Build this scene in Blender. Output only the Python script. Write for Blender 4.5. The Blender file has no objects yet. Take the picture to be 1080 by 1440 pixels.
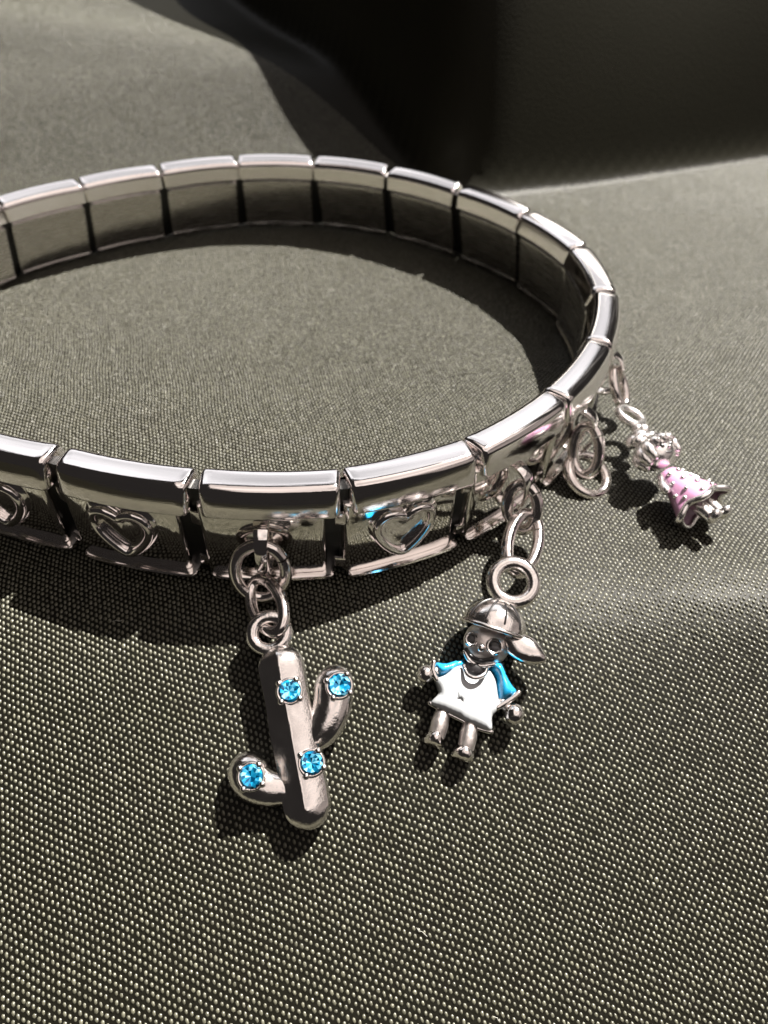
import bpy, math, random
import numpy as np
from mathutils import Vector, Matrix

random.seed(7)
rng = np.random.default_rng(11)
sc = bpy.context.scene
COL = sc.collection
MM = 0.001                      # everything below is written in millimetres

# ------------------------------------------------------------------ camera
F_PX, CX, CY = 1080.0, 540.0, 720.0          # photograph is 1080 x 1440
PITCH, ROLL, CAM_H = math.radians(43), math.radians(2), 40.5
_p, _r = PITCH, ROLL
_X, _U, _F = np.array([1, 0, 0.]), np.array([0, math.sin(_p), math.cos(_p)]), np.array([0, math.cos(_p), -math.sin(_p)])
C_R = math.cos(_r) * _X + math.sin(_r) * _U
C_U = -math.sin(_r) * _X + math.cos(_r) * _U
CAM = np.array([0, 0, CAM_H])
cam_d = bpy.data.cameras.new('camera')
cam = bpy.data.objects.new('camera', cam_d)
COL.objects.link(cam)
cam.matrix_world = Matrix(((C_R[0], C_U[0], -_F[0], 0), (C_R[1], C_U[1], -_F[1], 0),
                           (C_R[2], C_U[2], -_F[2], CAM_H * MM), (0, 0, 0, 1)))
cam_d.sensor_fit = 'VERTICAL'
cam_d.sensor_height = 36
cam_d.lens = 36 * F_PX / 1440
cam_d.clip_start = 0.001
cam_d.clip_end = 20
cam_d.dof.use_dof = True
cam_d.dof.focus_distance = 46 * MM
cam_d.dof.aperture_fstop = 62
sc.camera = cam

# ------------------------------------------------------------------ world, lamps, exposure
world = bpy.data.worlds.new('World')
sc.world = world
world.use_nodes = True
bg = world.node_tree.nodes['Background']
bg.inputs[0].default_value = (1.0, 0.90, 0.85, 1)
bg.inputs[1].default_value = 0.022

def lamp(name, kind, loc, target, power, color, **kw):
    d = bpy.data.lights.new(name, kind)
    d.energy = power
    d.color = color
    for k, v in kw.items():
        setattr(d, k, v)
    o = bpy.data.objects.new(name, d)
    COL.objects.link(o)
    o.location = loc
    o.rotation_euler = (Vector(target) - Vector(loc)).to_track_quat('-Z', 'Y').to_euler()
    return o

SUN_AZ, SUN_EL = math.radians(45), math.radians(57)
sun_dir = Vector((math.cos(SUN_EL) * math.cos(SUN_AZ), math.cos(SUN_EL) * math.sin(SUN_AZ), math.sin(SUN_EL)))
tgt = Vector((0, 0.05, 0))
# the hard beam that falls on the cloth, the bright window behind it, the warm ceiling above
lamp('beam_lamp', 'SPOT', tgt + sun_dir * 3.0, tgt, 2250, (1.0, 0.95, 0.88), shadow_soft_size=0.012, spot_size=math.radians(30), spot_blend=0.1)
win = lamp('window_lamp', 'AREA', (-0.15, 1.05, 0.95), (0, 0.05, 0), 4.2, (0.97, 0.97, 1.0), shape='RECTANGLE', size=1.4, size_y=0.8)
ceil = lamp('ceiling_lamp', 'AREA', (0.56, -0.36, 1.15), (0.54, -0.36, 0), 10.2, (1.0, 0.87, 0.80), shape='RECTANGLE', size=1.8, size_y=1.8)
side_fill = lamp('side_fill_lamp', 'AREA', (1.5, -0.35, 0.55), (0.0, 0.0, 0.05), 1.5, (1.0, 0.85, 0.78), shape='RECTANGLE', size=1.6, size_y=0.9)  # added unseen fill, for warm reflections on the charms' right edges
for o, scl, lo in ((win, 2.2, 0.55), (ceil, 2.5, 0.7), (side_fill, 2.0, 0.6)):       # neither gives an even light
    o.data.use_nodes = True
    nt = o.data.node_tree
    em = [n for n in nt.nodes if n.type == 'EMISSION'][0]
    ge = nt.nodes.new('ShaderNodeNewGeometry')
    no = nt.nodes.new('ShaderNodeTexNoise')
    no.inputs['Scale'].default_value = scl
    no.inputs['Detail'].default_value = 3
    mr = nt.nodes.new('ShaderNodeMapRange')
    mr.inputs[1].default_value, mr.inputs[2].default_value, mr.inputs[3].default_value, mr.inputs[4].default_value = 0.35, 0.65, lo, 1.35
    nt.links.new(ge.outputs['Parametric'], no.inputs['Vector'])
    nt.links.new(no.outputs['Fac'], mr.inputs[0])
    nt.links.new(mr.outputs[0], em.inputs['Strength'])

sc.view_settings.view_transform = 'Standard'
sc.view_settings.look = 'None'
sc.view_settings.gamma = 1
sc.view_settings.use_curve_mapping = False
sc.view_settings.exposure = 0.0
sc.cycles.use_denoising = True
sc.cycles.max_bounces = 8
sc.cycles.glossy_bounces = 6
sc.cycles.caustics_reflective = False
sc.cycles.caustics_refractive = False
sc.cycles.sample_clamp_indirect = 4.0

# ------------------------------------------------------------------ pixel <-> place
def ray(px):
    x, y = (px[0] - CX) / F_PX, -(px[1] - CY) / F_PX
    return x * C_R + y * C_U + _F

def on_z(px, z):
    d = ray(px)
    return CAM + d * ((z - CAM_H) / d[2])

def at_y(px, y):
    d = ray(px)
    return CAM + d * (y / d[1])

def project(P):
    v = np.asarray(P, float) - CAM
    w = v @ _F
    return CX + F_PX * (v @ C_R) / w, CY - F_PX * (v @ C_U) / w

# ------------------------------------------------------------------ materials
def new_mat(name):
    m = bpy.data.materials.new(name)
    m.use_nodes = True
    nt = m.node_tree
    return m, nt, nt.nodes['Principled BSDF']

def mm_coord(nt, scale=(1000, 1000, 1000)):
    tc = nt.nodes.new('ShaderNodeTexCoord')
    mp = nt.nodes.new('ShaderNodeMapping')
    mp.inputs['Scale'].default_value = scale
    nt.links.new(tc.outputs['Object'], mp.inputs[0])
    return mp.outputs[0]

def noise(nt, vec, scale, detail=3, rough=0.5):
    n = nt.nodes.new('ShaderNodeTexNoise')
    n.inputs['Scale'].default_value = scale
    n.inputs['Detail'].default_value = detail
    n.inputs['Roughness'].default_value = rough
    nt.links.new(vec, n.inputs['Vector'])
    return n.outputs['Fac']

def remap(nt, fac, a, b, c, d):
    r = nt.nodes.new('ShaderNodeMapRange')
    for i, v in enumerate((a, b, c, d)):
        r.inputs[i + 1].default_value = v
    nt.links.new(fac, r.inputs[0])
    return r.outputs[0]

def bump(nt, bsdf, height, strength, dist):
    b = nt.nodes.new('ShaderNodeBump')
    b.inputs['Strength'].default_value = strength
    b.inputs['Distance'].default_value = dist
    nt.links.new(height, b.inputs['Height'])
    nt.links.new(b.outputs[0], bsdf.inputs['Normal'])

def metal(name, color, rough, grain=(1000, 1000, 1000), gscale=2.0, rvar=0.08, bstr=0.1, bdist=0.00002):
    m, nt, b = new_mat(name)
    b.inputs['Base Color'].default_value = (*color, 1)
    b.inputs['Metallic'].default_value = 1
    v = mm_coord(nt, grain)
    f = noise(nt, v, gscale, 4, 0.6)
    nt.links.new(remap(nt, f, 0.35, 0.75, rough, rough + rvar), b.inputs['Roughness'])
    bump(nt, b, noise(nt, v, gscale * 1.7, 5, 0.65), bstr, bdist)
    return m

M = {}
M['steel'] = metal('polished_steel', (0.87, 0.83, 0.82), 0.04, (220, 6000, 6000), 1.0, 0.10, 0.22, 0.00001)
M['brushed'] = metal('brushed_steel', (0.66, 0.63, 0.60), 0.16, (180, 2500, 6000), 1.6, 0.22, 0.25, 0.00001)
M['plate'] = metal('plate_steel', (0.84, 0.81, 0.78), 0.04, (900, 900, 900), 0.8, 0.08, 0.15, 0.00003)
M['core'] = metal('gap_shade_core', (0.05, 0.05, 0.05), 0.35)  # link core, darkened so gaps between plates read as shade
M['silver'] = metal('cast_silver', (0.90, 0.86, 0.84), 0.08, (1000, 1000, 1000), 1.1, 0.12, 0.3, 0.0001)
M['wire'] = metal('ring_wire', (0.82, 0.77, 0.75), 0.08, (1000, 1000, 1000), 2.4, 0.12, 0.15, 0.00004)
M['satin'] = metal('satin_silver', (0.9, 0.87, 0.86), 0.2)
M['antique'] = metal('antiqued_silver', (0.66, 0.61, 0.59), 0.3, (1000, 1000, 1000), 2.0, 0.2, 0.4, 0.00008)

def plain(name, color, rough, coat=0.0, metallic=0.0, spec=0.5):
    m, nt, b = new_mat(name)
    b.inputs['Base Color'].default_value = (*color, 1)
    b.inputs['Metallic'].default_value = metallic
    b.inputs['Specular IOR Level'].default_value = spec
    b.inputs['Coat Weight'].default_value = coat
    b.inputs['Coat Roughness'].default_value = 0.05
    v = mm_coord(nt)
    nt.links.new(remap(nt, noise(nt, v, 1.5, 3), 0.3, 0.7, rough, rough + 0.1), b.inputs['Roughness'])
    return m, nt, b

M['white_enamel'] = plain('white_enamel', (0.36, 0.375, 0.39), 0.22, 0.6)[0]
M['blue_enamel'] = plain('blue_enamel', (0.015, 0.29, 0.56), 0.2, 0.6)[0]
M['pink_enamel'] = plain('pink_enamel', (0.45, 0.22, 0.36), 0.22, 0.6)[0]
M['black_enamel'] = plain('black_enamel', (0.006, 0.005, 0.006), 0.3, 0.2)[0]

def gem_material():
    m, nt, b = new_mat('blue_crystal')
    a = nt.nodes.new('ShaderNodeAttribute')
    a.attribute_name = 'tone'
    cr = nt.nodes.new('ShaderNodeValToRGB')  # glints painted into random facets, from dark to pale cyan
    el = cr.color_ramp.elements
    el[0].position, el[0].color = 0.0, (0.0, 0.03, 0.08, 1)
    el[1].position, el[1].color = 1.0, (0.35, 0.80, 0.95, 1)
    e = el.new(0.55)
    e.color = (0.01, 0.33, 0.62, 1)
    nt.links.new(a.outputs['Fac'], cr.inputs[0])
    nt.links.new(cr.outputs[0], b.inputs['Base Color'])
    b.inputs['Metallic'].default_value = 0.35
    b.inputs['Roughness'].default_value = 0.08
    b.inputs['Coat Weight'].default_value = 1
    b.inputs['Coat Roughness'].default_value = 0.02
    return m
M['gem'] = gem_material()

# ------------------------------------------------------------------ mesh helpers (all in mm)
class Geo:
    def __init__(self):
        self.v, self.f = [], []
    def add(self, verts, faces):
        k = len(self.v)
        self.v += [tuple(map(float, p)) for p in verts]
        self.f += [tuple(i + k for i in f) for f in faces]
        return self
    def loft(self, rings, closed=True, caps=True, loop=False):
        n, m = len(rings[0]), len(rings)
        vs = [p for r in rings for p in r]
        fs = []
        for i in range(m if loop else m - 1):
            a, b = i * n, ((i + 1) % m) * n
            for j in range(n if closed else n - 1):
                k = (j + 1) % n
                fs.append((a + j, a + k, b + k, b + j))
        if caps and closed and not loop:
            fs.append(tuple(reversed(range(n))))
            fs.append(tuple(range((m - 1) * n, m * n)))
        return self.add(vs, fs)
    def torus(self, c, nrm, R, r, seg=40, sec=14, sx=1.0, up=None, gap=0.0):
        nrm = unit(nrm)
        a = unit(np.cross(nrm, (0.3, 0.2, 0.93) if up is None else up))
        b = np.cross(nrm, a)
        rings = []
        full = gap == 0
        for i in range(seg if full else seg + 1):
            t = 2 * math.pi * i / seg if full else gap + (2 * math.pi - 2 * gap) * i / seg
            e = a * math.cos(t) * sx + b * math.sin(t)
            p = np.asarray(c) + e * R
            eo = unit(a * math.cos(t) + b * math.sin(t) * sx)
            rings.append([p + eo * r * math.cos(2 * math.pi * j / sec) + nrm * r * math.sin(2 * math.pi * j / sec) for j in range(sec)])
        return self.loft(rings, loop=full)
    def ellipsoid(self, c, ax, ay, az, nu=24, nv=14, lo=-0.5, hi=0.5):
        rings = []
        c, ax, ay, az = map(np.asarray, (c, ax, ay, az))
        for i in range(nv + 1):
            t = math.pi * (lo + (hi - lo) * i / nv)
            s = max(math.cos(t), 0.02)
            rings.append([c + ax * s * math.cos(2 * math.pi * j / nu) + ay * s * math.sin(2 * math.pi * j / nu) + az * math.sin(t) for j in range(nu)])
        return self.loft(rings)
    def tube(self, path, rad, sec=14, flat=1.0, nrm=None, round_ends=True):
        path = [np.asarray(p, float) for p in path]
        n = len(path)
        rad = [rad] * n if np.isscalar(rad) else list(rad)
        rings = []
        def ring(p, t, r):
            u = unit(np.cross(t, nrm if nrm is not None else (0.13, 0.2, 0.97)))
            w = np.cross(t, u)
            return [p + u * r * math.cos(2 * math.pi * j / sec) + w * r * flat * math.sin(2 * math.pi * j / sec) for j in range(sec)]
        for i in range(n):
            t = unit(path[min(i + 1, n - 1)] - path[max(i - 1, 0)])
            if round_ends and i == 0:
                for q in (0.12, 0.5, 0.85):
                    rings.append(ring(path[0] - t * rad[0] * math.sqrt(1 - q * q), t, rad[0] * q))
            rings.append(ring(path[i], t, rad[i]))
            if round_ends and i == n - 1:
                for q in (0.85, 0.5, 0.12):
                    rings.append(ring(path[i] + t * rad[i] * math.sqrt(1 - q * q), t, rad[i] * q))
        return self.loft(rings)

def unit(v):
    v = np.asarray(v, float)
    return v / np.linalg.norm(v)

def mesh_from(name, geo, mat, sharp=38, flat=False, origin=(0, 0, 0)):
    me = bpy.data.meshes.new(name)
    o = np.asarray(origin, float)
    me.from_pydata([tuple((np.asarray(p) - o) * MM) for p in geo.v], [], geo.f)
    me.materials.append(mat)
    me.validate()
    import bmesh
    bm = bmesh.new()
    bm.from_mesh(me)
    bmesh.ops.recalc_face_normals(bm, faces=bm.faces)
    bm.to_mesh(me)
    bm.free()
    if not flat:
        me.shade_smooth()
        me.set_sharp_from_angle(angle=math.radians(sharp))
    return me

def put(name, me, parent=None, loc=None):
    o = bpy.data.objects.new(name, me)
    COL.objects.link(o)
    if parent is not None:
        o.parent = parent
    if loc is not None:
        o.location = loc
    return o

class Thing:
    """an Empty at the thing's base; parts are given in world mm"""
    def __init__(self, name, origin, label, cat, group=None):
        self.o = np.asarray(origin, float)
        self.e = bpy.data.objects.new(name, None)
        self.e.empty_display_size = 0.002
        COL.objects.link(self.e)
        self.e.location = Vector(self.o * MM)
        tag(self.e, label, cat, group)
    def part(self, name, geo, mat, parent=None, **kw):
        return put(name, mesh_from(name, geo, mat, origin=self.o, **kw), parent or self.e)

def tag(o, label, cat=None, group=None, kind=None):
    if label:
        o['label'] = label
    if cat:
        o['category'] = cat
    if group:
        o['group'] = group
    if kind:
        o['kind'] = kind

def spline(pts, n, closed=False):
    P = [np.asarray(p, float) for p in pts]
    m = len(P)
    out = []
    segs = m if closed else m - 1
    for s in range(segs):
        p1, p2 = P[s], P[(s + 1) % m]
        p0 = P[(s - 1) % m] if closed or s > 0 else 2 * p1 - p2
        p3 = P[(s + 2) % m] if closed or s + 2 < m else 2 * p2 - p1
        for k in range(n):
            t = k / n
            out.append(0.5 * (2 * p1 + (p2 - p0) * t + (2 * p0 - 5 * p1 + 4 * p2 - p3) * t * t + (3 * p1 - p0 - 3 * p2 + p3) * t ** 3))
    if not closed:
        out.append(P[-1])
    return out

# ------------------------------------------------------------------ cloth
def sstep(a, b, x):
    t = np.clip((x - a) / (b - a), 0, 1)
    return t * t * (3 - 2 * t)

def cloth_z(x, y):
    x = np.asarray(x, float)
    y = np.asarray(y, float)
    q = 33.6 + 0.035 * x - y                       # in front the cloth falls away
    z = -0.23 * (q + np.sqrt(q * q + 5.0))
    z = z + 0.5 * np.exp(-((x - 26) / 9) ** 2 - ((y - 37) / 4.5) ** 2) * sstep(14, 22, x)
    # swell behind the bracelet on the left: steep at its foot, then gently rounded
    v = y - 0.06 * x
    left = sstep(28, -12, x - 0.15 * (y - 105))
    z = z + left * (8.0 * sstep(96, 128, v) + 9.5 * sstep(108, 180, v))
    z = z + left * 1.6 * np.exp(-((v - 133 + 0.25 * (x + 30)) / 9) ** 2)
    # tall bunched fold behind on the right, steep enough to be in its own shade
    d1 = -0.43 * x + 0.903 * y - 91.5
    d2 = 0.81 * x + 0.586 * y - 67.0
    k = 9.0
    hh = np.clip(0.5 + 0.5 * (d2 - d1) / k, 0, 1)
    d = d2 * (1 - hh) + d1 * hh - k * hh * (1 - hh)
    d = d + 1.6 * np.sin(0.11 * x + 0.4) * sstep(0, 20, d)
    z = z + 62 * (1 - np.exp(-1.9 * (d + np.sqrt(d * d + 0.3)) / 62))
    z = z + 2.2 * np.sin(0.21 * (0.8 * x - 0.6 * y)) * sstep(4, 30, d)
    return z

def on_cloth(px, off=0.0):
    d = ray(px)
    lo, hi = 20.0, 400.0
    for t in np.arange(20, 400, 0.5):
        P = CAM + d * t
        if P[2] < cloth_z(P[0], P[1]) + off:
            hi = t
            lo = t - 0.5
            break
    for _ in range(18):
        m_ = (lo + hi) / 2
        P = CAM + d * m_
        if P[2] < cloth_z(P[0], P[1]) + off:
            hi = m_
        else:
            lo = m_
    return CAM + d * hi

def cloth_normal(x, y, e=0.15):
    zx = (cloth_z(x + e, y) - cloth_z(x - e, y)) / (2 * e)
    zy = (cloth_z(x, y + e) - cloth_z(x, y - e)) / (2 * e)
    n = np.stack([-zx, -zy, np.ones_like(zx)], -1)
    return n / np.linalg.norm(n, axis=-1, keepdims=True)

def cloth_material(name, base, sheet):
    m, nt, b = new_mat(name)
    v = mm_coord(nt)
    at = nt.nodes.new('ShaderNodeAttribute')
    at.attribute_name = 'tone'
    mx = nt.nodes.new('ShaderNodeMix')
    mx.data_type = 'RGBA'
    nt.links.new(at.outputs['Fac'], mx.inputs[0])
    nt.links.new(mx.outputs[2], b.inputs['Base Color'])
    b.inputs['Roughness'].default_value = 0.45
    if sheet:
        # shade between the floats painted near-black; tone 1 is far-off cloth and the tall fold
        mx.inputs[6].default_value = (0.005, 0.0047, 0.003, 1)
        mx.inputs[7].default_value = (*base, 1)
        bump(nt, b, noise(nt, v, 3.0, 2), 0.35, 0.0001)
        b.inputs['Specular IOR Level'].default_value = 0.08
    else:
        mx.inputs[6].default_value = (base[0] * 0.65, base[1] * 0.65, base[2] * 0.65, 1)
        mx.inputs[7].default_value = (base[0] * 1.35, base[1] * 1.35, base[2] * 1.35, 1)
        bump(nt, b, noise(nt, v, 14, 2), 0.5, 0.00003)
        b.inputs['Specular IOR Level'].default_value = 0.5
        b.inputs['Roughness'].default_value = 0.36
        b.inputs['Sheen Weight'].default_value = 0.06
        b.inputs['Sheen Roughness'].default_value = 0.4
    return m

M['cloth'] = cloth_material('olive_cloth', (0.012, 0.0115, 0.0078), True)  # darker than the thread, so the tall fold's shade is in the colour
M['thread'] = cloth_material('olive_thread', (0.076, 0.074, 0.053), False)

def build_cloth():
    xs = np.concatenate([np.arange(-230, -84, 4.0), np.arange(-84, 100, 1.2), np.arange(100, 260, 4.0)])
    ys = np.concatenate([np.arange(-30, 96, 2.0), np.arange(96, 200, 1.0), np.arange(200, 400, 4.0)])
    X, Y = np.meshgrid(xs, ys)
    Z = cloth_z(X, Y)
    nx, ny = len(xs), len(ys)
    co = np.stack([X, Y, Z], -1).reshape(-1, 3) * MM
    me = bpy.data.meshes.new('cloth')
    idx = np.arange(nx * ny).reshape(ny, nx)
    q = np.stack([idx[:-1, :-1], idx[:-1, 1:], idx[1:, 1:], idx[1:, :-1]], -1).reshape(-1, 4)
    me.from_pydata(co, [], q.tolist())
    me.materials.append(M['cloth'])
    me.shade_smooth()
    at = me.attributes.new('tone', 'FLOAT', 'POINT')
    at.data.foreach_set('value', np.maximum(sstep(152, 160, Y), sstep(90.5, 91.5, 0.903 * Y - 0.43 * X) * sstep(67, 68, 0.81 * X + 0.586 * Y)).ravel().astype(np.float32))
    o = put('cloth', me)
    tag(o, 'olive green woven cloth with a swell and a tall fold behind', None, None, 'structure')
    return o

cloth = build_cloth()

def build_threads(name, y0, y1, k, grow):
    # plain weave: every float of the warp is a small raised bead of thread
    a = 0.425 * np.array([math.cos(math.radians(-74)), math.sin(math.radians(-74))])
    b = 0.345 * np.array([math.cos(math.radians(-20)), math.sin(math.radians(-20))])
    N = 640
    I, J = np.meshgrid(np.arange(-N, N), np.arange(-N, N))
    P = (I[..., None] * a + J[..., None] * b).reshape(-1, 2)
    P = P + np.array([0, 65])
    # slow drift of the threads
    P[:, 0] += 0.25 * np.sin(P[:, 1] * 0.11 + 1) + 0.18 * np.sin(P[:, 0] * 0.13 + P[:, 1] * 0.07)
    P[:, 1] += 0.35 * np.sin(P[:, 0] * 0.09 + 0.3) + 0.06 * np.sin(P[:, 0] * 0.6 + P[:, 1] * 0.25)
    P[:, 0] += 0.08 * np.sin(P[:, 1] * 0.7 - P[:, 0] * 0.2)
    z = cloth_z(P[:, 0], P[:, 1])
    V = np.stack([P[:, 0], P[:, 1], z], -1) - CAM
    w = V @ _F
    px = np.where(w > 1, V @ C_R / w, 9)
    py = np.where(w > 1, V @ C_U / w, 9)
    keep = (w > 1) & (np.abs(px) < 0.5 * 1.55) & (np.abs(py) < 0.667 * 1.3) & (P[:, 1] >= y0) & (P[:, 1] < y1) & (0.903 * P[:, 1] - 0.43 * P[:, 0] < np.maximum(91.0, 91.5 + (67.0 - 0.81 * P[:, 0] - 0.586 * P[:, 1]) * 4))
    P, z = P[keep], z[keep]
    n = len(P)
    nrm = cloth_normal(P[:, 0], P[:, 1])
    t = np.tile(np.array([a[0], a[1], 0]) / 0.425, (n, 1))
    ang = rng.normal(0, 0.10, n)
    t = t + np.stack([-t[:, 1], t[:, 0], t[:, 2] * 0], -1) * ang[:, None]
    t -= nrm * (t * nrm).sum(1, keepdims=True)
    t /= np.linalg.norm(t, axis=1, keepdims=True)
    s = np.cross(nrm, t)
    L = 0.168 * grow * (1 + rng.normal(0, 0.09, n))
    W = 0.116 * grow * (1 + rng.normal(0, 0.09, n))
    H = 0.078 * (1 + rng.normal(0, 0.16, n))
    jit = rng.normal(0, 0.015, (n, 2))
    C = np.stack([P[:, 0] + jit[:, 0], P[:, 1] + jit[:, 1], z], -1) - nrm * 0.02
    ang = 2 * np.pi * np.arange(k) / k
    loc = [(np.cos(q), np.sin(q), 0.0) for q in ang] + [(0.72 * np.cos(q), 0.72 * np.sin(q), 0.72) for q in ang] + [(0, 0, 1.0)]
    loc = np.array(loc)
    nv = len(loc)
    co = (C[:, None, :] + t[:, None, :] * (L[:, None] * loc[:, 0])[..., None] + s[:, None, :] * (W[:, None] * loc[:, 1])[..., None]
          + nrm[:, None, :] * (H[:, None] * loc[:, 2])[..., None]).reshape(-1, 3) * MM
    fs = []
    for j in range(k):
        m_ = (j + 1) % k
        fs += [(j, m_, k + m_), (j, k + m_, k + j), (k + j, k + m_, 2 * k)]
    fs = np.array(fs)
    tri = (fs[None] + (np.arange(n) * nv)[:, None, None]).reshape(-1, 3)
    me = bpy.data.meshes.new(name)
    me.vertices.add(len(co))
    me.vertices.foreach_set('co', co.astype(np.float32).ravel())
    nt_ = len(tri)
    me.loops.add(nt_ * 3)
    me.polygons.add(nt_)
    me.loops.foreach_set('vertex_index', tri.astype(np.int32).ravel())
    me.polygons.foreach_set('loop_start', np.arange(0, nt_ * 3, 3, dtype=np.int32))
    me.update(calc_edges=True)
    me.shade_smooth()
    at = me.attributes.new('tone', 'FLOAT', 'POINT')
    tone = np.clip(rng.normal(0.5, 0.2, n), 0, 1)
    at.data.foreach_set('value', np.repeat(tone, nv).astype(np.float32))
    me.materials.append(M['thread'])
    o = put(name, me, cloth)
    o['kind'] = 'stuff'
    print('threads', n, 'tris', nt_)

build_threads('weave_threads', -50, 105, 6, 1.0)
build_threads('weave_threads', 105, 160, 4, 1.08)

def build_lint():
    g = Geo()
    for _ in range(14):
        px = (random.uniform(0, 1080), random.uniform(330, 1440))
        c = on_cloth(px, 0.16)
        a = random.uniform(0, math.pi)
        l = random.uniform(0.1, 0.4)
        t = np.array([math.cos(a), math.sin(a), 0])
        u = np.array([-t[1], t[0], 0])
        P = [c + t * l * x + u * l * random.uniform(-0.25, 0.25) * (1 - x * x) for x in (-1, -0.5, 0, 0.5, 1)]
        P = [np.array([p[0], p[1], float(cloth_z(p[0], p[1])) + 0.13]) for p in P]
        g.tube(spline(P, 3), 0.011, 5)
    o = put('lint', mesh_from('lint', g, M['lint']), cloth)
    o['kind'] = 'stuff'
M['lint'] = plain('pale_lint', (0.5, 0.49, 0.45), 0.6)[0]
build_lint()

# ------------------------------------------------------------------ bracelet
HB = 8.8                                   # height of the standing band
RC = np.array([-10.6, 65.3])
GAP_PX = [(5, 288), (104, 260), (220, 240), (328, 228), (436, 228), (541, 240), (646, 265), (742, 303), (812, 347), (849, 413), (850, 482),
          (787, 556), (668, 622), (490, 674), (281, 676), (79, 641)]           # gaps between the top bars
pts = np.array([on_z(g, 8.4 + 0.3 * (g[1] - 228) / 452)[:2] for g in GAP_PX] + [(-46.5, 55.0), (-47.5, 67.0), (-40.0, 46.5), (-31.0, 41.5), (-45.0, 74.5)])
th = np.arctan2(pts[:, 1] - RC[1], pts[:, 0] - RC[0])
rr = np.hypot(pts[:, 0] - RC[0], pts[:, 1] - RC[1])
def basis(t):
    return np.stack([np.ones_like(t)] + [fn(k * t) for k in (1, 2, 3, 4) for fn in (np.cos, np.sin)], -1)
coef = np.linalg.lstsq(basis(th), rr, rcond=None)[0]
def ring_at(t):
    t = np.asarray(t, float)
    r = basis(t) @ coef
    return np.stack([RC[0] + r * np.cos(t), RC[1] + r * np.sin(t)], -1)
t0, t1 = th[0], th[15]                     # clockwise from the back left to the front left
if t1 > t0:
    t1 -= 2 * math.pi
def equal_arc(ta, tb, n):
    ts = np.linspace(ta, tb, 2000)
    c = ring_at(ts)
    s = np.concatenate([[0], np.cumsum(np.linalg.norm(np.diff(c, axis=0), axis=1))])
    return np.interp(np.linspace(0, s[-1], n + 1), s, ts), s[-1] / n
vis, pitch_a = equal_arc(t0, t1, 15)
hid, pitch_b = equal_arc(t1, t0 - 2 * math.pi, 6)
print('pitch', pitch_a, pitch_b)
meas = np.unwrap(th[:16])
vis = 0.4 * vis + 0.6 * (meas - meas[0] + vis[0])
gaps = np.concatenate([vis, hid[1:-1]])    # 21 gaps
gp = ring_at(gaps)

PITCH_L = pitch_a
BL = PITCH_L / 2 - 0.20                    # half length of the top bar
def bend(x):
    return -(x * x - 7.0) / 70.0           # links follow the curve of the band a little

def sweep_x(profile, xs, scales, mid):
    """profile: (y, z) closed; swept along x with end tapering about mid"""
    rings = []
    for x, s in zip(xs, scales):
        rings.append([(x, bend(x) + mid[0] + (y - mid[0]) * s, mid[1] + (z - mid[1]) * s) for y, z in profile])
    return Geo().loft(rings)

def bar_geo():
    prof = []
    R, zc = 1.52, 7.2
    prof.append((R - 0.20, zc - 0.72))
    prof.append((R - 0.02, zc - 0.62))
    prof.append((R, zc - 0.45))
    rc, inset = 0.55, 0.34                              # sides lean in a little, corners are rounded
    for cx_, t_a, t_b in ((R - inset - rc, 0.22, math.pi / 2), (-R + inset + rc, math.pi / 2, math.pi - 0.22)):
        for i in range(8):
            t = t_a + (t_b - t_a) * i / 7
            y, z = cx_ + rc * math.cos(t), HB - 0.14 - rc + rc * math.sin(t)
            prof.append((y, z + 0.14 * (1 - (y / R) ** 2)))
        if t_a < 1:
            prof += [(y, HB - 0.14 + 0.14 * (1 - (y / R) ** 2)) for y in (0.35, 0.0, -0.35)]
    prof.append((-R + 0.02, zc - 0.10))
    prof.append((-R + 0.25, zc - 0.2))
    prof.append((-R + 0.6, zc - 0.55))
    xs = [-BL, -BL + 0.06, -BL + 0.18, -BL + 0.36] + list(np.linspace(-BL + 0.8, BL - 0.8, 7)) + [BL - 0.36, BL - 0.18, BL - 0.06, BL]
    sc_ = [0.84, 0.92, 0.975, 1.0] + [1] * 7 + [1.0, 0.975, 0.92, 0.84]
    return sweep_x(prof, xs, sc_, (0, 7.4))

def plate_geo(sign, hw, y0, z0, z1, depth=0.9):
    """sheet with its two ends folded back towards the core; sign +1 outer, -1 inner"""
    sec = []
    r = 0.34
    for i in range(6):
        t = math.pi / 2 * i / 5
        sec.append((-hw + r - r * math.cos(t), y0 - r + r * math.sin(t)))
    mids = np.linspace(-hw + r, hw - r, 9)[1:-1]
    sec += [(x, y0) for x in mids]
    for i in range(6):
        t = math.pi / 2 * i / 5
        sec.append((hw - r + r * math.sin(t), y0 - r + r * math.cos(t)))
    sec = [(-hw, y0 - depth)] + sec + [(hw, y0 - depth)]
    g = Geo()
    rings = []
    for z, o in ((z0, 0.12), (z0 + 0.05, 0.03), (z0 + 0.16, 0.0), (z1 - 0.16, 0.0), (z1 - 0.05, 0.03), (z1, 0.12)):
        rings.append([(x * (1 - o * 0.02), sign * (y - o) + bend(x), z) for x, y in sec])
    g.loft(rings)
    return g

def inner_geo():
    hw = BL - 0.34
    prof = [(-0.45, 7.0), (-0.9, 6.97), (-1.26, 6.50), (-1.28, 6.20), (-1.20, 6.12), (-1.20, 0.75), (-1.30, 0.62), (-1.30, 0.22), (-1.0, 0.05), (-0.45, 0.05)]
    xs = [-hw, -hw + 0.08, -hw + 0.22] + list(np.linspace(-hw + 0.6, hw - 0.6, 5)) + [hw - 0.22, hw - 0.08, hw]
    s = [0.9, 0.97, 1] + [1] * 5 + [1, 0.97, 0.9]
    return sweep_x(prof, xs, s, (-0.6, 3.5))

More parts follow.
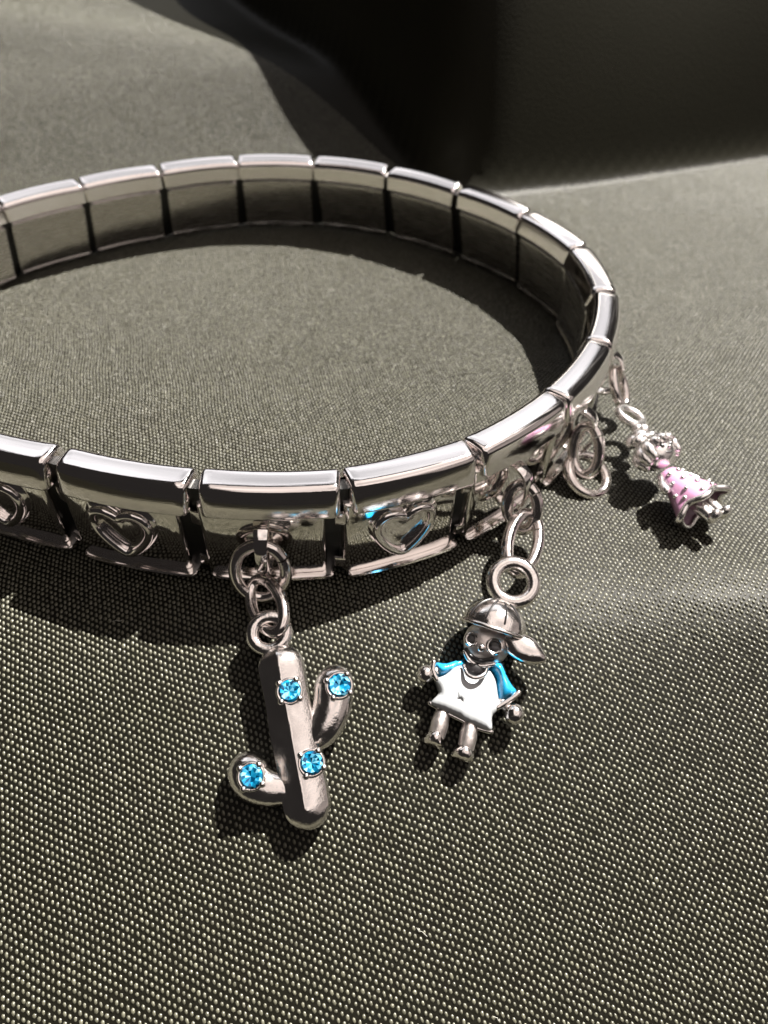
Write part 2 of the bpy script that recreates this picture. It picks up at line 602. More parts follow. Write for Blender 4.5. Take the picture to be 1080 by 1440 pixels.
def rail_geo():
    prof = [(0.3, 0.02), (1.2, 0.02), (1.34, 0.10), (1.38, 0.24), (1.32, 0.38), (1.05, 0.46), (0.3, 0.46)]
    hw = BL - 0.2
    xs = [-hw, -hw + 0.1, -hw + 0.3] + list(np.linspace(-hw + 0.7, hw - 0.7, 5)) + [hw - 0.3, hw - 0.1, hw]
    s = [0.8, 0.94, 1] + [1] * 5 + [1, 0.94, 0.8]
    return sweep_x(prof, xs, s, (0.5, 0.24))

def core_geo():
    prof = [(-0.45, 0.15), (0.35, 0.15), (0.35, 8.0), (-0.45, 8.0)]
    hw = PITCH_L / 2 + 0.3
    return sweep_x(prof, [-hw, 0, hw], [1, 1, 1], (0, 3))

def hinge_geo():
    g = Geo()
    for zc, hh in ((1.3, 0.45), (5.6, 0.6)):
        x0 = PITCH_L / 2
        path = [(x0 - 0.75, 0.3, zc), (x0 - 0.3, 0.52, zc), (x0, 0.58, zc), (x0 + 0.3, 0.52, zc), (x0 + 0.75, 0.3, zc)]
        rings = []
        for i, p in enumerate(path):
            rings.append([(p[0], p[1] + dy, zc + dz) for dy, dz in ((-0.12, -hh), (0.06, -hh * 0.95), (0.1, -hh * 0.6), (0.1, hh * 0.6), (0.06, hh * 0.95), (-0.12, hh))])
        g.loft(rings)
    return g

def heart_xy():
    half = [(0.0, 0.66), (0.22, 0.80), (0.52, 0.88), (0.83, 0.74), (0.97, 0.40), (0.90, 0.02), (0.66, -0.38), (0.32, -0.74), (0.0, -0.90)]
    pts_ = half + [(-x, y) for x, y in half[-2:0:-1]]
    return [tuple(p) for p in spline(pts_, 4, closed=True)]

def heart_geo():
    H = heart_xy()
    y0 = 0.89
    def P(s_, h):
        return [np.array((2.6 * s_ * x, y0 + h + bend(2.6 * s_ * x), 3.72 + 2.75 * s_ * y)) for x, y in H]
    g = Geo()
    g.loft([P(s_, h) for s_, h in ((1.04, -0.04), (1.0, 0.05), (0.95, 0.16), (0.88, 0.24), (0.74, 0.24), (0.66, 0.12), (0.55, 0.07), (0.38, 0.10), (0.18, 0.15), (0.03, 0.16))])
    C = P(0.80, 0.30)                                  # the raised wire that outlines the heart
    n = len(C)
    rings = []
    for i in range(n):
        t = unit(C[(i + 1) % n] - C[i - 1])
        u_ = unit(np.cross(t, (0, 1, 0)))
        w_ = np.array((0, 1.0, 0))
        rings.append([C[i] + u_ * 0.33 * math.cos(q) + w_ * 0.33 * math.sin(q) for q in np.linspace(0, 2 * math.pi, 12, endpoint=False)])
    g.loft(rings, loop=True)
    return g

def eyelet_geo():
    # a waisted strap that leaves the plate, arches out and comes back
    path = [(0.9, 5.75), (1.5, 5.7), (2.15, 5.35), (2.5, 4.6), (2.6, 3.7), (2.5, 2.8), (2.15, 2.15), (1.55, 1.85), (0.9, 1.8)]
    P = spline([(p[0], p[1]) for p in path], 4)
    rings = []
    n = len(P)
    for i, p in enumerate(P):
        u = i / (n - 1)
        t = unit(P[min(i + 1, n - 1)] - P[max(i - 1, 0)])
        nn = np.array([-t[1], t[0]])
        w = 0.42 + 0.14 * (2 * u - 1) ** 2
        th_ = 0.16
        sec = []
        for j in range(12):
            q = 2 * math.pi * j / 12
            cx, cy = math.copysign(abs(math.cos(q)) ** 0.5, math.cos(q)), math.copysign(abs(math.sin(q)) ** 0.5, math.sin(q))
            o = nn * th_ * cy
            sec.append((w * cx, p[0] + o[0] + bend(0), p[1] + o[1]))
        rings.append(sec)
    return Geo().loft(rings)

me_bar = mesh_from('top_bar', bar_geo(), M['steel'], sharp=50)
me_core = mesh_from('link', core_geo(), M['core'])
me_plate = mesh_from('face_plate', plate_geo(1, BL - 0.30, 0.92, 0.44, 6.95, 0.7), M['plate'])
me_inner = mesh_from('inner_plate', inner_geo(), M['brushed'], sharp=30)
me_rail = mesh_from('bottom_rail', rail_geo(), M['steel'])
me_hinge = mesh_from('hinge', hinge_geo(), M['steel'])
me_heart = mesh_from('heart', heart_geo(), M['steel'], sharp=60)
me_eye = mesh_from('eyelet', eyelet_geo(), M['steel'], sharp=50)

bracelet = bpy.data.objects.new('charm_bracelet', None)
bracelet.empty_display_size = 0.005
COL.objects.link(bracelet)
bracelet.location = (RC[0] * MM, RC[1] * MM, 0)
tag(bracelet, 'silver steel link bracelet with heart plates, standing on edge on the olive cloth', 'bracelet')
KIND = {14: 'heart', 13: 'eye', 12: 'heart', 11: 'eye', 10: 'eye', 9: 'eye', 15: 'heart', 16: 'heart'}
links = []
SHIFT = 0.7                                # the outer plates sit a little to one side of the bars
for i in range(21):
    p, q = gp[i], gp[(i + 1) % 21]
    mid = (p + q) / 2
    tx = unit(np.append(p - q, 0))                  # local x
    out = np.array([-tx[1], tx[0], 0])              # local y, must point away from the centre
    if np.dot(out[:2], mid - RC) < 0:
        tx = -tx
        out = -out
    # where neighbours meet at an angle the middle of a link stands a little proud of the chord
    mid = mid + out[:2] * 0.1
    o = put('link', me_core, bracelet)
    tw = rng.normal(0, 0.012, 2)
    zb = 0.06
    lean = math.radians(17 if out[1] > 0 else 4) * float(out[1])   # the band leans over, behind more than in front
    R3 = Matrix(((tx[0], out[0], 0, 0), (tx[1], out[1], 0, 0), (0, 0, 1, 0), (0, 0, 0, 1)))
    o.matrix_local = Matrix.Translation(Vector(((mid[0] - RC[0]) * MM, (mid[1] - RC[1]) * MM, zb * MM))) @ R3 @ Matrix.Translation((0, 0, 8.4 * MM)) @ Matrix.Rotation(tw[0] + lean, 4, 'X') @ Matrix.Translation((0, 0, -8.4 * MM)) @ Matrix.Rotation(tw[1] * 0.6, 4, 'Z')
    put('top_bar', me_bar, o)
    put('face_plate', me_plate, o, (SHIFT * MM, 0, 0))
    put('inner_plate', me_inner, o)
    put('bottom_rail', me_rail, o, (0.5 * SHIFT * MM, 0, 0))
    put('hinge', me_hinge, o)
    if KIND.get(i) == 'heart':
        put('heart', me_heart, o, (SHIFT * MM, 0, 0))
    elif KIND.get(i) == 'eye':
        put('eyelet', me_eye, o, (SHIFT * MM, 0, 0))
    links.append(o)
    print(i, KIND.get(i, ''), 'gap px', tuple(round(c) for c in project((p[0], p[1], HB))))
bpy.context.view_layer.update()
def link_pt(i, x, y, z):
    return np.array(links[i].matrix_local @ Vector((x * MM, y * MM, z * MM))) / MM + np.append(RC, 0)
for i in (9, 10, 11, 13):
    print('eyelet', i, link_pt(i, 0, 2.0, 3.7).round(2), [round(c) for c in project(link_pt(i, 0, 2.8, 3.7))])

# ------------------------------------------------------------------ jump rings
def jump_ring(c, nrm, R, r, label, sx=1.0, up=None):
    t = Thing('jump_ring', np.array([c[0], c[1], c[2] - R]), label, 'ring', 'jump rings that hang the charms')
    return t.part('wire', Geo().torus(c, nrm, R, r, 44, 14, sx=sx, up=up), M['wire'])

def chain_ring(top, bot, side, R, r, label):
    """ring whose inner top and bottom sit at the two points; side: a vector in the ring's plane across"""
    top, bot = np.asarray(top, float), np.asarray(bot, float)
    ax = unit(bot - top)
    s = unit(np.asarray(side, float) - ax * np.dot(side, ax))
    nrm = np.cross(ax, s)
    c = (top + bot) / 2
    Rl = np.linalg.norm(bot - top) / 2
    t = Thing('jump_ring', c - np.array([0, 0, Rl]), label, 'ring', 'jump rings that hang the charms')
    rings = []
    for i in range(44):
        q = 2.2 + 0.03 + (2 * math.pi - 0.06) * i / 43         # a fine cut where the wire closes
        p = c + ax * Rl * math.cos(q) + s * R * math.sin(q)
        e = unit(ax * R * math.cos(q) + s * Rl * math.sin(q))
        rings.append([p + e * r * math.cos(2 * math.pi * j / 14) + nrm * r * math.sin(2 * math.pi * j / 14) for j in range(14)])
    t.part('wire', Geo().loft(rings), M['wire'])

# cactus chain
e13 = link_pt(13, SHIFT, 1.95, 4.6)
chain_ring(e13, on_cloth((364, 840), 0.9), (1, 0, 0.05), 1.72, 0.42, 'silver jump ring threaded through the eyelet above the cactus charm')
chain_ring(on_cloth((359, 818), 1.5), on_cloth((393, 886), 2.5), (0.8, 0.2, 0.6), 1.1, 0.43, 'silver jump ring holding the loop of the cactus charm')
# boy chain
e11 = link_pt(11, SHIFT, 2.0, 4.4)
chain_ring(e11, on_cloth((735, 745), 1.5), (0.85, 0.0, 0.5), 1.1, 0.44, 'silver jump ring threaded through the eyelet above the boy charm')
chain_ring(on_cloth((747, 724), 2.5), on_cloth((724, 804), 1.9), (0.85, 0.35, -0.25), 1.15, 0.45, 'silver jump ring holding the loop of the boy charm')
# bare pair of rings
e10 = link_pt(10, SHIFT, 2.0, 4.4)
chain_ring(e10, on_z((822, 668), 1.0), (0.8, -0.5, 0.2), 1.1, 0.44, 'silver jump ring on the eyelet that carries no charm')
c10 = on_z((826, 668), 0.75)
jump_ring(c10, (0.35, -0.35, 0.85), 1.8, 0.46, 'silver jump ring lying loose on the cloth below a bare eyelet')
# girl chain
e9 = link_pt(9, SHIFT, 2.0, 4.4)
chain_ring(e9, on_z((877, 572), 1.9), (0.3, 0.9, 0.2), 1.0, 0.40, 'silver jump ring threaded through the eyelet above the girl charm')

# ------------------------------------------------------------------ charms
class Plane:
    """a charm's own plane: traced pixels are met with it, thickness goes along its normal"""
    def __init__(self, px_bot, h_bot, px_top, h_top, roll=0.0):
        self.b, self.t = on_cloth(px_bot, h_bot), on_cloth(px_top, h_top)
        self.ey = unit(self.t - self.b)
        ex = np.array([1.0, 0, 0])
        ex = unit(ex - self.ey * np.dot(ex, self.ey))
        n = np.cross(ex, self.ey)
        self.ex = unit(ex * math.cos(roll) + n * math.sin(roll))
        self.n = np.cross(self.ex, self.ey)
        self.o = (self.b + self.t) / 2
        self.k = float((self.o - CAM) @ _F) / 43.5     # things further off are larger for the same trace
    def ab(self, px, w=0.0):
        d = ray(px)
        o = self.o + self.n * w * self.k
        k = np.dot(o - CAM, self.n) / np.dot(d, self.n)
        v = CAM + d * k - self.o
        return np.array([np.dot(v, self.ex), np.dot(v, self.ey)])
    def W(self, a, b, w=0.0):
        return self.o + self.ex * a + self.ey * b + self.n * w * self.k
    def at(self, px, w=0.0):
        a, b = self.ab(px, w)
        return self.W(a, b, w)

def pillow(pl, px_poly, w0, thick, back=None, smooth=6, rings=(1.0, 0.99, 0.95, 0.87, 0.74, 0.55, 0.3, 0.04), power=0.5, centre=None, side=0.25):
    """rounded relief with a traced outline; w0 base height, thick its rise, back its underside"""
    P = [pl.ab(p, w0) for p in px_poly]
    if smooth:
        P = spline(P, smooth, closed=True)
    P = np.array(P)
    c = P.mean(0) if centre is None else pl.ab(centre, w0)
    rg = []
    if back is not None:
        for s, w in ((0.05, back), (0.8, back), (0.93, back + 0.05), (0.985, back + 0.18)):
            rg.append([pl.W(*(c + (p - c) * s), w) for p in P])
    for s in rings:
        h = thick * (1 - s ** 2.4) ** power
        rg.append([pl.W(*(c + (p - c) * s), w0 + h) for p in P])
    return Geo().loft(rg)

def puff(pl, px_poly, w0, thick, back, smooth=5, edge=0.5, dome=0.0, step=0.13):
    """flat relief with a traced outline, rounded edge and its own thickness, like poured enamel"""
    from mathutils.geometry import delaunay_2d_cdt
    P = [pl.ab(p, w0) for p in px_poly]
    if smooth:
        P = spline(P, smooth, closed=True)
    P = np.array(P)
    if np.sum(P[:, 0] * np.roll(P[:, 1], -1) - np.roll(P[:, 0], -1) * P[:, 1]) < 0:
        P = P[::-1]
    n = len(P)
    st = step * pl.k
    gx, gy = np.meshgrid(np.arange(P[:, 0].min(), P[:, 0].max(), st), np.arange(P[:, 1].min(), P[:, 1].max(), st))
    Q = np.stack([gx.ravel(), gy.ravel()], -1)
    A, B = P, np.roll(P, -1, 0)
    AB = B - A
    def dist(Q):
        t = np.clip(((Q[:, None] - A) * AB).sum(-1) / np.maximum((AB * AB).sum(-1), 1e-12), 0, 1)
        return np.linalg.norm(Q[:, None] - (A + AB * t[..., None]), axis=-1).min(1)
    cr = (A[:, 1] > Q[:, None, 1]) != (B[:, 1] > Q[:, None, 1])
    xi = A[:, 0] + (Q[:, None, 1] - A[:, 1]) / np.where(np.abs(AB[:, 1]) < 1e-12, 1e-12, AB[:, 1]) * AB[:, 0]
    inside = (cr & (Q[:, None, 0] < xi)).sum(1) % 2 == 1
    Q = Q[inside]
    dq = dist(Q)
    Q, dq = Q[dq > st * 0.35], dq[dq > st * 0.35]
    pts2 = [Vector(p) for p in P] + [Vector(q) for q in Q]
    vo, _, fo, _, _, _ = delaunay_2d_cdt(pts2, [(i, (i + 1) % n) for i in range(n)], [], 1, 1e-7)
    V2 = np.array([(v.x, v.y) for v in vo])
    d = dist(V2) / (edge * pl.k)
    d[:n] = 0
    mx = max(d.max(), 1e-6)
    h = thick * np.sqrt(np.clip(1 - (1 - np.clip(d, 0, 1)) ** 2, 0, 1)) + dome * np.sqrt(np.clip(d / mx, 0, 1))
    m = len(V2)
    nb = [set() for _ in range(m)]
    for f in fo:
        for a_, b_ in zip(f, list(f[1:]) + [f[0]]):
            nb[a_].add(b_)
            nb[b_].add(a_)
    nb = [np.array(sorted(q)) for q in nb]
    for _ in range(4):
        h2 = h.copy()
        for q in range(n, m):
            h2[q] = 0.5 * h[q] + 0.5 * h[nb[q]].mean()
        h = h2
    verts = [pl.W(a, b, w0 + hh) for (a, b), hh in zip(V2, h)]
    mid = P.mean(0)
    low = [pl.W(*(mid + (p - mid) * 0.97), back + 0.1) for p in P] + [pl.W(*(mid + (p - mid) * 0.9), back) for p in P]
    faces = [tuple(f) for f in fo]
    for i in range(n):
        j = (i + 1) % n
        faces.append((j, i, m + i, m + j))
        faces.append((m + j, m + i, m + n + i, m + n + j))
    faces.append(tuple(reversed(range(m + n, m + 2 * n))))
    return Geo().add(verts + low, faces)

def ring_px(pl, px, R, r, w=0.0, nrm=None, sx=1.0):
    return Geo().torus(pl.at(px, w), pl.n if nrm is None else nrm, R * pl.k, r * pl.k, 40, 14, sx=sx, up=pl.ex)

def ball(c, r, flat=1.0, ax=None):
    return Geo().ellipsoid(c, (r, 0, 0), (0, r, 0), (0, 0, r * flat), 18, 12)

def ell(pl, px, w, ra, rb, rw, rot=0.0, nu=26, nv=16):
    a = pl.ex * math.cos(rot) + pl.ey * math.sin(rot)
    b = -pl.ex * math.sin(rot) + pl.ey * math.cos(rot)
    return Geo().ellipsoid(pl.at(px, w), a * ra * pl.k, b * rb * pl.k, pl.n * rw * pl.k, nu, nv)

# --- cactus
def build_cactus():
    pl = Plane((434, 1160), 1.05, (396, 905), 1.9, roll=0.05)
    T = Thing('cactus_charm', (pl.b[0], pl.b[1], 0), 'silver cactus charm with four blue crystals lying on the olive cloth', 'charm')
    A, B = pl.ab((396, 938)), pl.ab((432, 1132))
    R = 1.32 * pl.k
    ax = unit(A - B)
    sd = np.array([ax[1], -ax[0]])
    sec = [(-1.0, 0.0), (-0.985, 0.34), (-0.93, 0.47), (-0.8, 0.56), (-0.45, 0.80), (-0.1, 1.0), (0.0, 1.04), (0.1, 1.02), (0.45, 0.86), (0.8, 0.62), (0.93, 0.50), (0.99, 0.3), (1.0, 0.0),
           (0.93, -0.6), (0.6, -0.85), (0.0, -0.9), (-0.6, -0.85), (-0.93, -0.6)]
    rings = []
    L = np.linalg.norm(A - B)
    for i in range(11):
        t = math.pi / 2 * i / 10
        rings.append((-R * math.cos(t), max(math.sin(t), 0.04)))
    for i in range(1, 14):
        rings.append((L * i / 14, 1.0))
    for i in range(11):
        t = math.pi / 2 * i / 10
        rings.append((L + R * math.sin(t), max(math.cos(t), 0.04)))
    lo = []
    for u, s in rings:
        c = B + ax * u
        wob = 1 + 0.02 * math.sin(u * 1.7)
        ts = s ** 0.9
        rd = 1 - s ** 3                                  # the ends are round, the shaft has two flats
        row = []
        for x, w in sec:
            q_ = math.hypot(x, w)
            x2, w2 = x + (x / q_ - x) * rd, w + (w / q_ * 0.95 - w) * rd
            row.append(pl.W(*(c + sd * x2 * R * s * wob), w2 * 1.12 * ts))
        lo.append(row)
    T.part('body', Geo().loft(lo), M['silver'], sharp=28)
    T.part('hanging_loop', ring_px(pl, (379, 890), 1.02, 0.40, 0.1, sx=0.95), M['silver'])
    # arms
    def arm(path_px, radii, name='arm'):
        P = spline([pl.at(p, 0.05) for p in path_px], 6)
        rr_ = np.interp(np.linspace(0, 1, len(P)), np.linspace(0, 1, len(radii)), radii)
        return T.part(name, Geo().tube(P, list(rr_ * pl.k), 18, 0.8, pl.n), M['silver'], sharp=50)
    arm([(440, 1042), (455, 1024), (466, 998), (470, 963)], [0.75, 1.0, 1.12, 1.15])
    arm([(402, 1110), (378, 1108), (358, 1099), (350, 1088)], [0.85, 1.0, 1.18, 1.22])
    # crystals with their prongs
    def crystal(px, w, r, prong_r=0.14):
        k = 14
        r = r * pl.k
        g = Geo()
        c2 = pl.ab(px, w)
        a0 = random.random()
        def rg(rad, h, off, n=k):
            return [pl.W(c2[0] + rad * math.cos(2 * math.pi * (j + off) / n + a0), c2[1] + rad * math.sin(2 * math.pi * (j + off) / n + a0), w + h) for j in range(n)]
        V = rg(r, -0.12, 0) + rg(r, 0.05, 0) + rg(r * 0.78, 0.17, 0.5) + rg(r * 0.46, 0.12, 0) + [pl.W(c2[0], c2[1], w + 0.02)]
        Fc = []
        for j in range(k):
            m_ = (j + 1) % k
            Fc += [(j, m_, k + m_, k + j), (k + j, k + m_, 2 * k + j), (2 * k + j, k + m_, 2 * k + m_)]
            Fc += [(2 * k + j, 2 * k + m_, 3 * k + m_), (3 * k + j, 2 * k + j, 3 * k + m_), (3 * k + j, 3 * k + m_, 4 * k)]
        g.add(V, Fc)
        o = T.part('crystal', g, M['gem'], flat=True)
        me = o.data
        at = me.attributes.new('tone', 'FLOAT', 'FACE')
        at.data.foreach_set('value', np.clip(rng.beta(0.6, 0.8, len(me.polygons)) * random.uniform(0.8, 1.1), 0, 1).astype(np.float32))
        s = Thing.part(T, 'setting', Geo().torus(pl.W(c2[0], c2[1], w - 0.02), pl.n, r * 1.06, 0.11 * pl.k, 30, 10, up=pl.ex), M['silver'], o)
        for q in range(4):
            t = math.radians(52 + 90 * q) + random.uniform(-0.15, 0.15)
            T.part('prong', Geo().ellipsoid(pl.W(c2[0] + r * 1.13 * math.cos(t), c2[1] + r * 1.13 * math.sin(t), w + 0.06), pl.ex * 0.2 * pl.k, pl.ey * 0.2 * pl.k, pl.n * 0.2 * pl.k, 14, 9), M['silver'], o)
    crystal((407, 972), 1.08, 0.64)
    crystal((477, 964), 1.06, 0.66)
    crystal((438, 1073), 1.08, 0.64)
    crystal((353, 1092), 1.12, 0.66)
build_cactus()

# --- boy
def build_boy():
    pl = Plane((637, 1065), 0.85, (712, 850), 1.7, roll=0.0)
    T = Thing('boy_charm', (pl.b[0], pl.b[1], 0), 'silver boy charm in sideways cap and white shirt with blue sleeves', 'charm')
    T.part('hanging_loop', ring_px(pl, (722, 819), 1.2, 0.43, 0.1), M['silver'])
    # head and face
    HP, HR3, HW = (684, 905), (1.34, 1.28, 0.9), 0.25
    hc2 = pl.ab(HP, HW)
    head = T.part('head', ell(pl, HP, HW, *HR3), M['antique'])
    def on_face(px, lift=0.0):
        w = 1.1
        for _ in range(4):
            a, b = pl.ab(px, w)
            q = ((a - hc2[0]) / (HR3[0] * pl.k)) ** 2 + ((b - hc2[1]) / (HR3[1] * pl.k)) ** 2
            w = HW + HR3[2] * math.sqrt(max(0.05, 1 - q)) + lift
        return pl.at(px, w)
    for px, r in (((663, 899), 0.30), ((695, 909), 0.36)):
        k = pl.k
        T.part('eye', Geo().ellipsoid(on_face(px, 0.0), pl.ex * r * k, pl.ey * r * k, pl.n * 0.14 * k, 20, 8), M['black_enamel'], head)
        T.part('eye_rim', Geo().torus(on_face(px, 0.06), pl.n, r * 1.12 * k, 0.09 * k, 26, 8, up=pl.ex), M['silver'], head)
    T.part('nose', Geo().ellipsoid(on_face((677, 911), 0.05), pl.ex * 0.22 * pl.k, pl.ey * 0.27 * pl.k, pl.n * 0.24 * pl.k, 16, 10), M['silver'], head)
    sm = spline([on_face(p, 0.02) for p in ((656, 914), (662, 923), (675, 929), (692, 927))], 5)
    T.part('mouth', Geo().tube(sm, 0.15 * pl.k, 10), M['black_enamel'], head)
    lip = spline([on_face(p, 0.02) for p in ((654, 917), (660, 928), (674, 936), (694, 934))], 5)
    T.part('lip', Geo().tube(lip, 0.15 * pl.k, 10), M['satin'], head)
    # cap worn sideways, its peak to the right
    tilt = 0.06
    ca = pl.ex * math.cos(tilt) + pl.ey * math.sin(tilt)
    cb = -pl.ex * math.sin(tilt) + pl.ey * math.cos(tilt)
    cax = unit(cb * 0.97 + pl.n * 0.22)                       # the dome leans a little over the face
    cn = np.cross(ca, cax)
    k = pl.k
    cc = pl.at((694, 884), 0.25)
    cap = T.part('cap', Geo().ellipsoid(cc, ca * 1.88 * k, cn * 1.5 * k, cax * 1.70 * k, 36, 14, lo=-0.02, hi=0.5), M['silver'], sharp=60)
    band = [cc + ca * 1.88 * k * math.cos(q) + cn * 1.5 * k * math.sin(q) for q in np.linspace(0, 2 * math.pi, 40, endpoint=False)]
    rg = []
    for i in range(40):
        t = unit(band[(i + 1) % 40] - band[i - 1])
        u_ = unit(np.cross(t, cax))
        rg.append([band[i] + u_ * 0.14 * k * math.cos(q) + cax * 0.14 * k * math.sin(q) for q in np.linspace(0, 2 * math.pi, 10, endpoint=False)])
    T.part('cap_band', Geo().loft(rg, loop=True), M['silver'], cap)
    T.part('peak', pillow(pl, [(708, 894), (728, 890), (748, 897), (762, 912), (769, 928), (758, 934), (738, 933), (720, 924), (708, 910)], 0.75, 0.5, 0.2, 5), M['silver'], cap, sharp=60)
    for q0 in (0.75, 1.35, 1.95, 2.55):                        # seams of the crown
        m_ = [cc + (ca * 1.88 * math.cos(q0) + cn * 1.5 * math.sin(q0)) * k * math.cos(e) * 1.005 + cax * 1.70 * k * math.sin(e) * 1.005 for e in np.linspace(0.25, 1.2, 9)]
        T.part('seam', Geo().tube(m_, 0.06 * k, 8), M['black_enamel'], cap)
    # shirt
    T.part('neck', ell(pl, (668, 940), 0.35, 0.62, 0.5, 0.3), M['black_enamel'])
    shirt = T.part('shirt', puff(pl, [(652, 937), (656, 949), (668, 954), (680, 951), (686, 941), (696, 955), (700, 976), (702, 995), (692, 1008), (691, 1027), (672, 1023), (648, 1011), (624, 999), (606, 989), (617, 974), (613, 956), (626, 949), (640, 938)],
                                     0.45, 0.28, -0.7, 4, 0.25, 0.12), M['white_enamel'], sharp=75)
    col = spline([pl.at(p, w) for p, w in (((652, 936), 0.8), ((657, 948), 1.05), ((668, 953), 1.15), ((680, 949), 1.1), ((685, 940), 0.85))], 5)
    T.part('collar', Geo().tube(col, 0.12 * pl.k, 10), M['silver'], shirt)
    hem = spline([pl.at(p, 0.22) for p in ((605, 989), (626, 1001), (650, 1013), (672, 1024), (691, 1029))], 5)
    T.part('hem', Geo().tube(hem, 0.14 * pl.k, 10), M['silver'], shirt)
    T.part('emblem', puff(pl, [(643, 969), (648, 973), (653, 968), (655, 975), (661, 978), (655, 982), (652, 989), (648, 983), (640, 984), (643, 977)], 0.78, 0.16, 0.5, 0, 0.15, 0.06, 0.09), M['white_enamel'], shirt)
    for poly, cuff in (([(652, 928), (641, 929), (627, 933), (613, 932), (612, 943), (617, 952), (630, 948), (643, 940), (654, 936)], ((610, 931), (609, 943), (614, 955))),
                       ([(688, 938), (697, 950), (699, 968), (700, 988), (712, 983), (727, 974), (719, 962), (712, 948), (706, 932), (696, 930)], ((729, 974), (717, 984), (699, 995)))):
        s = T.part('sleeve', puff(pl, poly, 0.12, 0.45, -0.55, 4, 0.4, 0.3), M['blue_enamel'], sharp=70)
        T.part('cuff', Geo().tube(spline([pl.at(p, 0.5) for p in cuff], 5), 0.17 * pl.k, 10), M['silver'], s)
    for px, r in (((599, 948), 0.50), ((723, 1004), 0.56)):
        c = pl.at(px, 0.25)
        h = T.part('hand', ell(pl, px, 0.25, r, r * 1.05, r), M['silver'])
    for a, b_ in (((706, 988), (722, 1002)), ((612, 944), (600, 948))):
        T.part('arm', Geo().tube([pl.at(a, 0.2), pl.at(b_, 0.2)], 0.3 * pl.k, 12), M['antique'])
    # legs and shoes
    for leg, shoe in ((((622, 1004), (614, 1034)), [(609, 1023), (622, 1024), (624, 1040), (622, 1052), (610, 1051), (597, 1044), (599, 1033)]),
                      (((662, 1016), (655, 1052)), [(646, 1045), (662, 1047), (667, 1058), (664, 1071), (650, 1071), (635, 1063), (638, 1053)])):
        P = [pl.at(leg[0], 0.1), pl.at(((leg[0][0] + leg[1][0]) / 2, (leg[0][1] + leg[1][1]) / 2), 0.14), pl.at(leg[1], 0.1)]
        l = T.part('leg', Geo().tube(P, [0.44 * pl.k, 0.5 * pl.k, 0.46 * pl.k], 14), M['antique'])
        T.part('shoe', puff(pl, shoe, 0.1, 0.45, -0.45, 4, 0.35, 0.2), M['silver'], l)
build_boy()

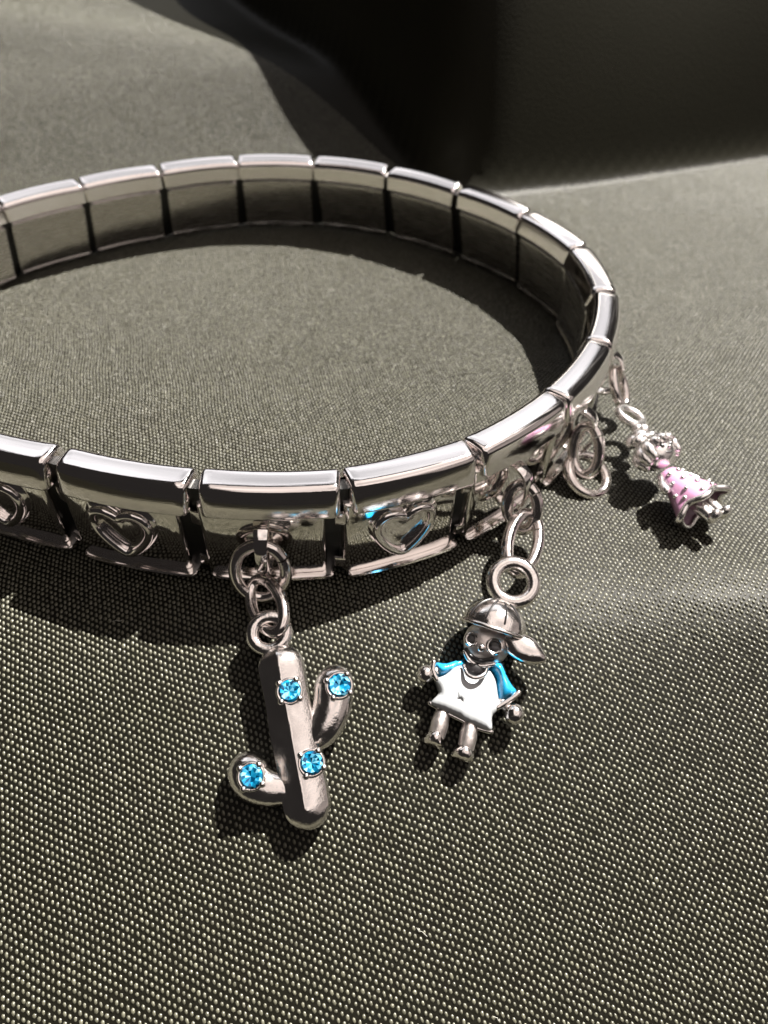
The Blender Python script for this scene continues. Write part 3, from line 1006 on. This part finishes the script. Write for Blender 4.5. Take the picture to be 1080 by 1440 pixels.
# --- girl
def build_girl():
    pl = Plane((1022, 733), 1.5, (893, 600), 2.6, roll=-0.2)
    T = Thing('girl_charm', (pl.o[0], pl.o[1], 0), 'silver girl charm in a pink dotted dress lying on the olive cloth', 'charm')
    T.part('hanging_loop', ring_px(pl, (887, 586), 1.1 / pl.k, 0.36 / pl.k, 0.1, nrm=pl.n + pl.ex * 0.15), M['satin'])
    c0, c1 = pl.at((936, 664), 0.15), pl.at((987, 712), 0.07)
    ax = unit(c1 - c0)                                         # from neck to hem
    nn = unit(pl.n - ax * np.dot(pl.n, ax))
    sd = np.cross(ax, nn)
    HR, FL = 2.45, 0.74                                        # hem radius, flattening
    prof = [(0.0, 0.45), (0.03, 0.85), (0.10, 1.05), (0.3, 1.25), (0.55, 1.65), (0.8, 2.1), (0.95, 2.38), (1.0, HR), (0.985, 2.33), (0.9, 2.05), (0.6, 1.4), (0.4, 0.6), (0.38, 0.05)]
    N = 48
    def skirt(u, r, t):
        k = min(1, max(0, u - 0.25) * 1.6)
        fl = 1 + 0.11 * k * math.cos(5 * t + 0.8)
        return c0 + (c1 - c0) * u + sd * r * fl * math.cos(t) + nn * r * FL * fl * math.sin(t) + ax * 0.22 * k * math.cos(5 * t + 0.8)
    dress = T.part('dress', Geo().loft([[skirt(u, r, 2 * math.pi * j / N) for j in range(N)] for u, r in prof]), M['pink_enamel'], sharp=70)
    hem = [skirt(1.0, HR, 2 * math.pi * j / N) for j in range(N)]
    rg = []
    for j in range(N):
        t = unit(hem[(j + 1) % N] - hem[j - 1])
        u_ = unit(np.cross(t, ax)); w_ = np.cross(t, u_)
        rg.append([hem[j] + u_ * 0.25 * math.cos(q) + w_ * 0.25 * math.sin(q) for q in np.linspace(0, 2 * math.pi, 10, endpoint=False)])
    T.part('hem', Geo().loft(rg, loop=True), M['satin'], dress)
    pu, pr = [p[0] for p in prof[:8]], [p[1] for p in prof[:8]]
    for u, t in [(0.18, 50), (0.18, 95), (0.18, 140), (0.4, 30), (0.4, 72), (0.4, 115), (0.4, 158), (0.65, 12), (0.65, 50), (0.65, 92), (0.65, 133), (0.65, 172), (0.85, 30), (0.85, 70), (0.85, 112), (0.85, 152), (0.6, 205), (0.85, 195)]:
        T.part('dot', ball(skirt(u, np.interp(u, pu, pr), math.radians(t)), 0.2), M['satin'], dress)
    for s in (-0.62, 0.62):
        a = c0 + (c1 - c0) * 0.6 + sd * s * 0.9 + nn * 0.15
        b = c1 + ax * 1.25 + sd * s + nn * 0.25
        l = T.part('leg', Geo().tube([a, (a + b) / 2, b], [0.58, 0.56, 0.5], 14), M['satin'])
        T.part('shoe', Geo().ellipsoid(b + nn * 0.25 + ax * 0.15, sd * 0.5, ax * 0.42, nn * 0.68, 16, 10), M['satin'], l)
    for s in (-1, 1):
        a = c0 + (c1 - c0) * 0.08 + sd * 0.9 * s
        b = c0 + (c1 - c0) * 0.42 + sd * 1.85 * s + nn * 0.15
        T.part('arm', Geo().tube([a, (a + b) / 2 + sd * 0.15 * s, b], [0.32, 0.3, 0.36], 12), M['satin'])
    # head with its hair in thick locks and a bow on top
    hc = pl.at((922, 638), 0.45)
    for px_, w_, r_ in (((900, 618), 0.25, 0.85), ((890, 622), 0.1, 0.6), ((904, 606), 0.2, 0.62), ((896, 604), 0.15, 0.5)):
        T.part('hair_bun', ball(pl.at(px_, w_), r_), M['satin'])
    head = T.part('head', Geo().ellipsoid(hc, sd * 1.65, ax * 1.45, nn * 1.4, 24, 14), M['satin'])
    for s in (-0.46, 0.46):
        T.part('eye', Geo().ellipsoid(hc + sd * s + ax * 0.3 + nn * 1.3, sd * 0.2, ax * 0.24, nn * 0.12, 14, 8), M['black_enamel'], head)
    T.part('nose', Geo().ellipsoid(hc + ax * 0.62 + nn * 1.3, sd * 0.15, ax * 0.15, nn * 0.18, 12, 8), M['satin'], head)
    sm = [hc + sd * 0.4 * x + ax * (0.95 - 0.15 * x * x) + nn * 1.02 for x in np.linspace(-1, 1, 7)]
    T.part('mouth', Geo().tube(sm, 0.09, 8), M['black_enamel'], head)
    top = hc - ax * 1.3 + nn * 0.1
    for k in range(9):
        t = math.radians(-20 + 220 * k / 8)
        c_, s_ = math.cos(t), math.sin(t)
        p0 = hc - ax * 0.85 + sd * 0.75 * c_ + nn * 0.85 * s_
        p1 = hc - ax * 0.25 + sd * 1.6 * c_ + nn * 1.38 * s_
        p2 = hc + ax * (0.7 if abs(c_) > 0.6 else 0.0) + sd * 1.68 * c_ + nn * 1.32 * s_
        P = spline([top, p0, p1, p2], 5)
        P = [p + sd * 0.05 * math.sin(2.1 * i) for i, p in enumerate(P)]
        T.part('hair_lock', Geo().tube(P, list(np.interp(np.linspace(0, 1, len(P)), [0, 0.4, 0.8, 1], [0.3, 0.46, 0.5, 0.34])), 10), M['satin'], head)
    for s in (-1, 1):
        T.part('bow', Geo().ellipsoid(hc - ax * 1.45 + sd * 0.72 * s + nn * 0.4, sd * 0.66, ax * 0.42, nn * 0.46, 16, 10), M['satin'], head)
    T.part('bow', ball(hc - ax * 1.42 + nn * 0.55, 0.32), M['satin'], head)
build_girl()
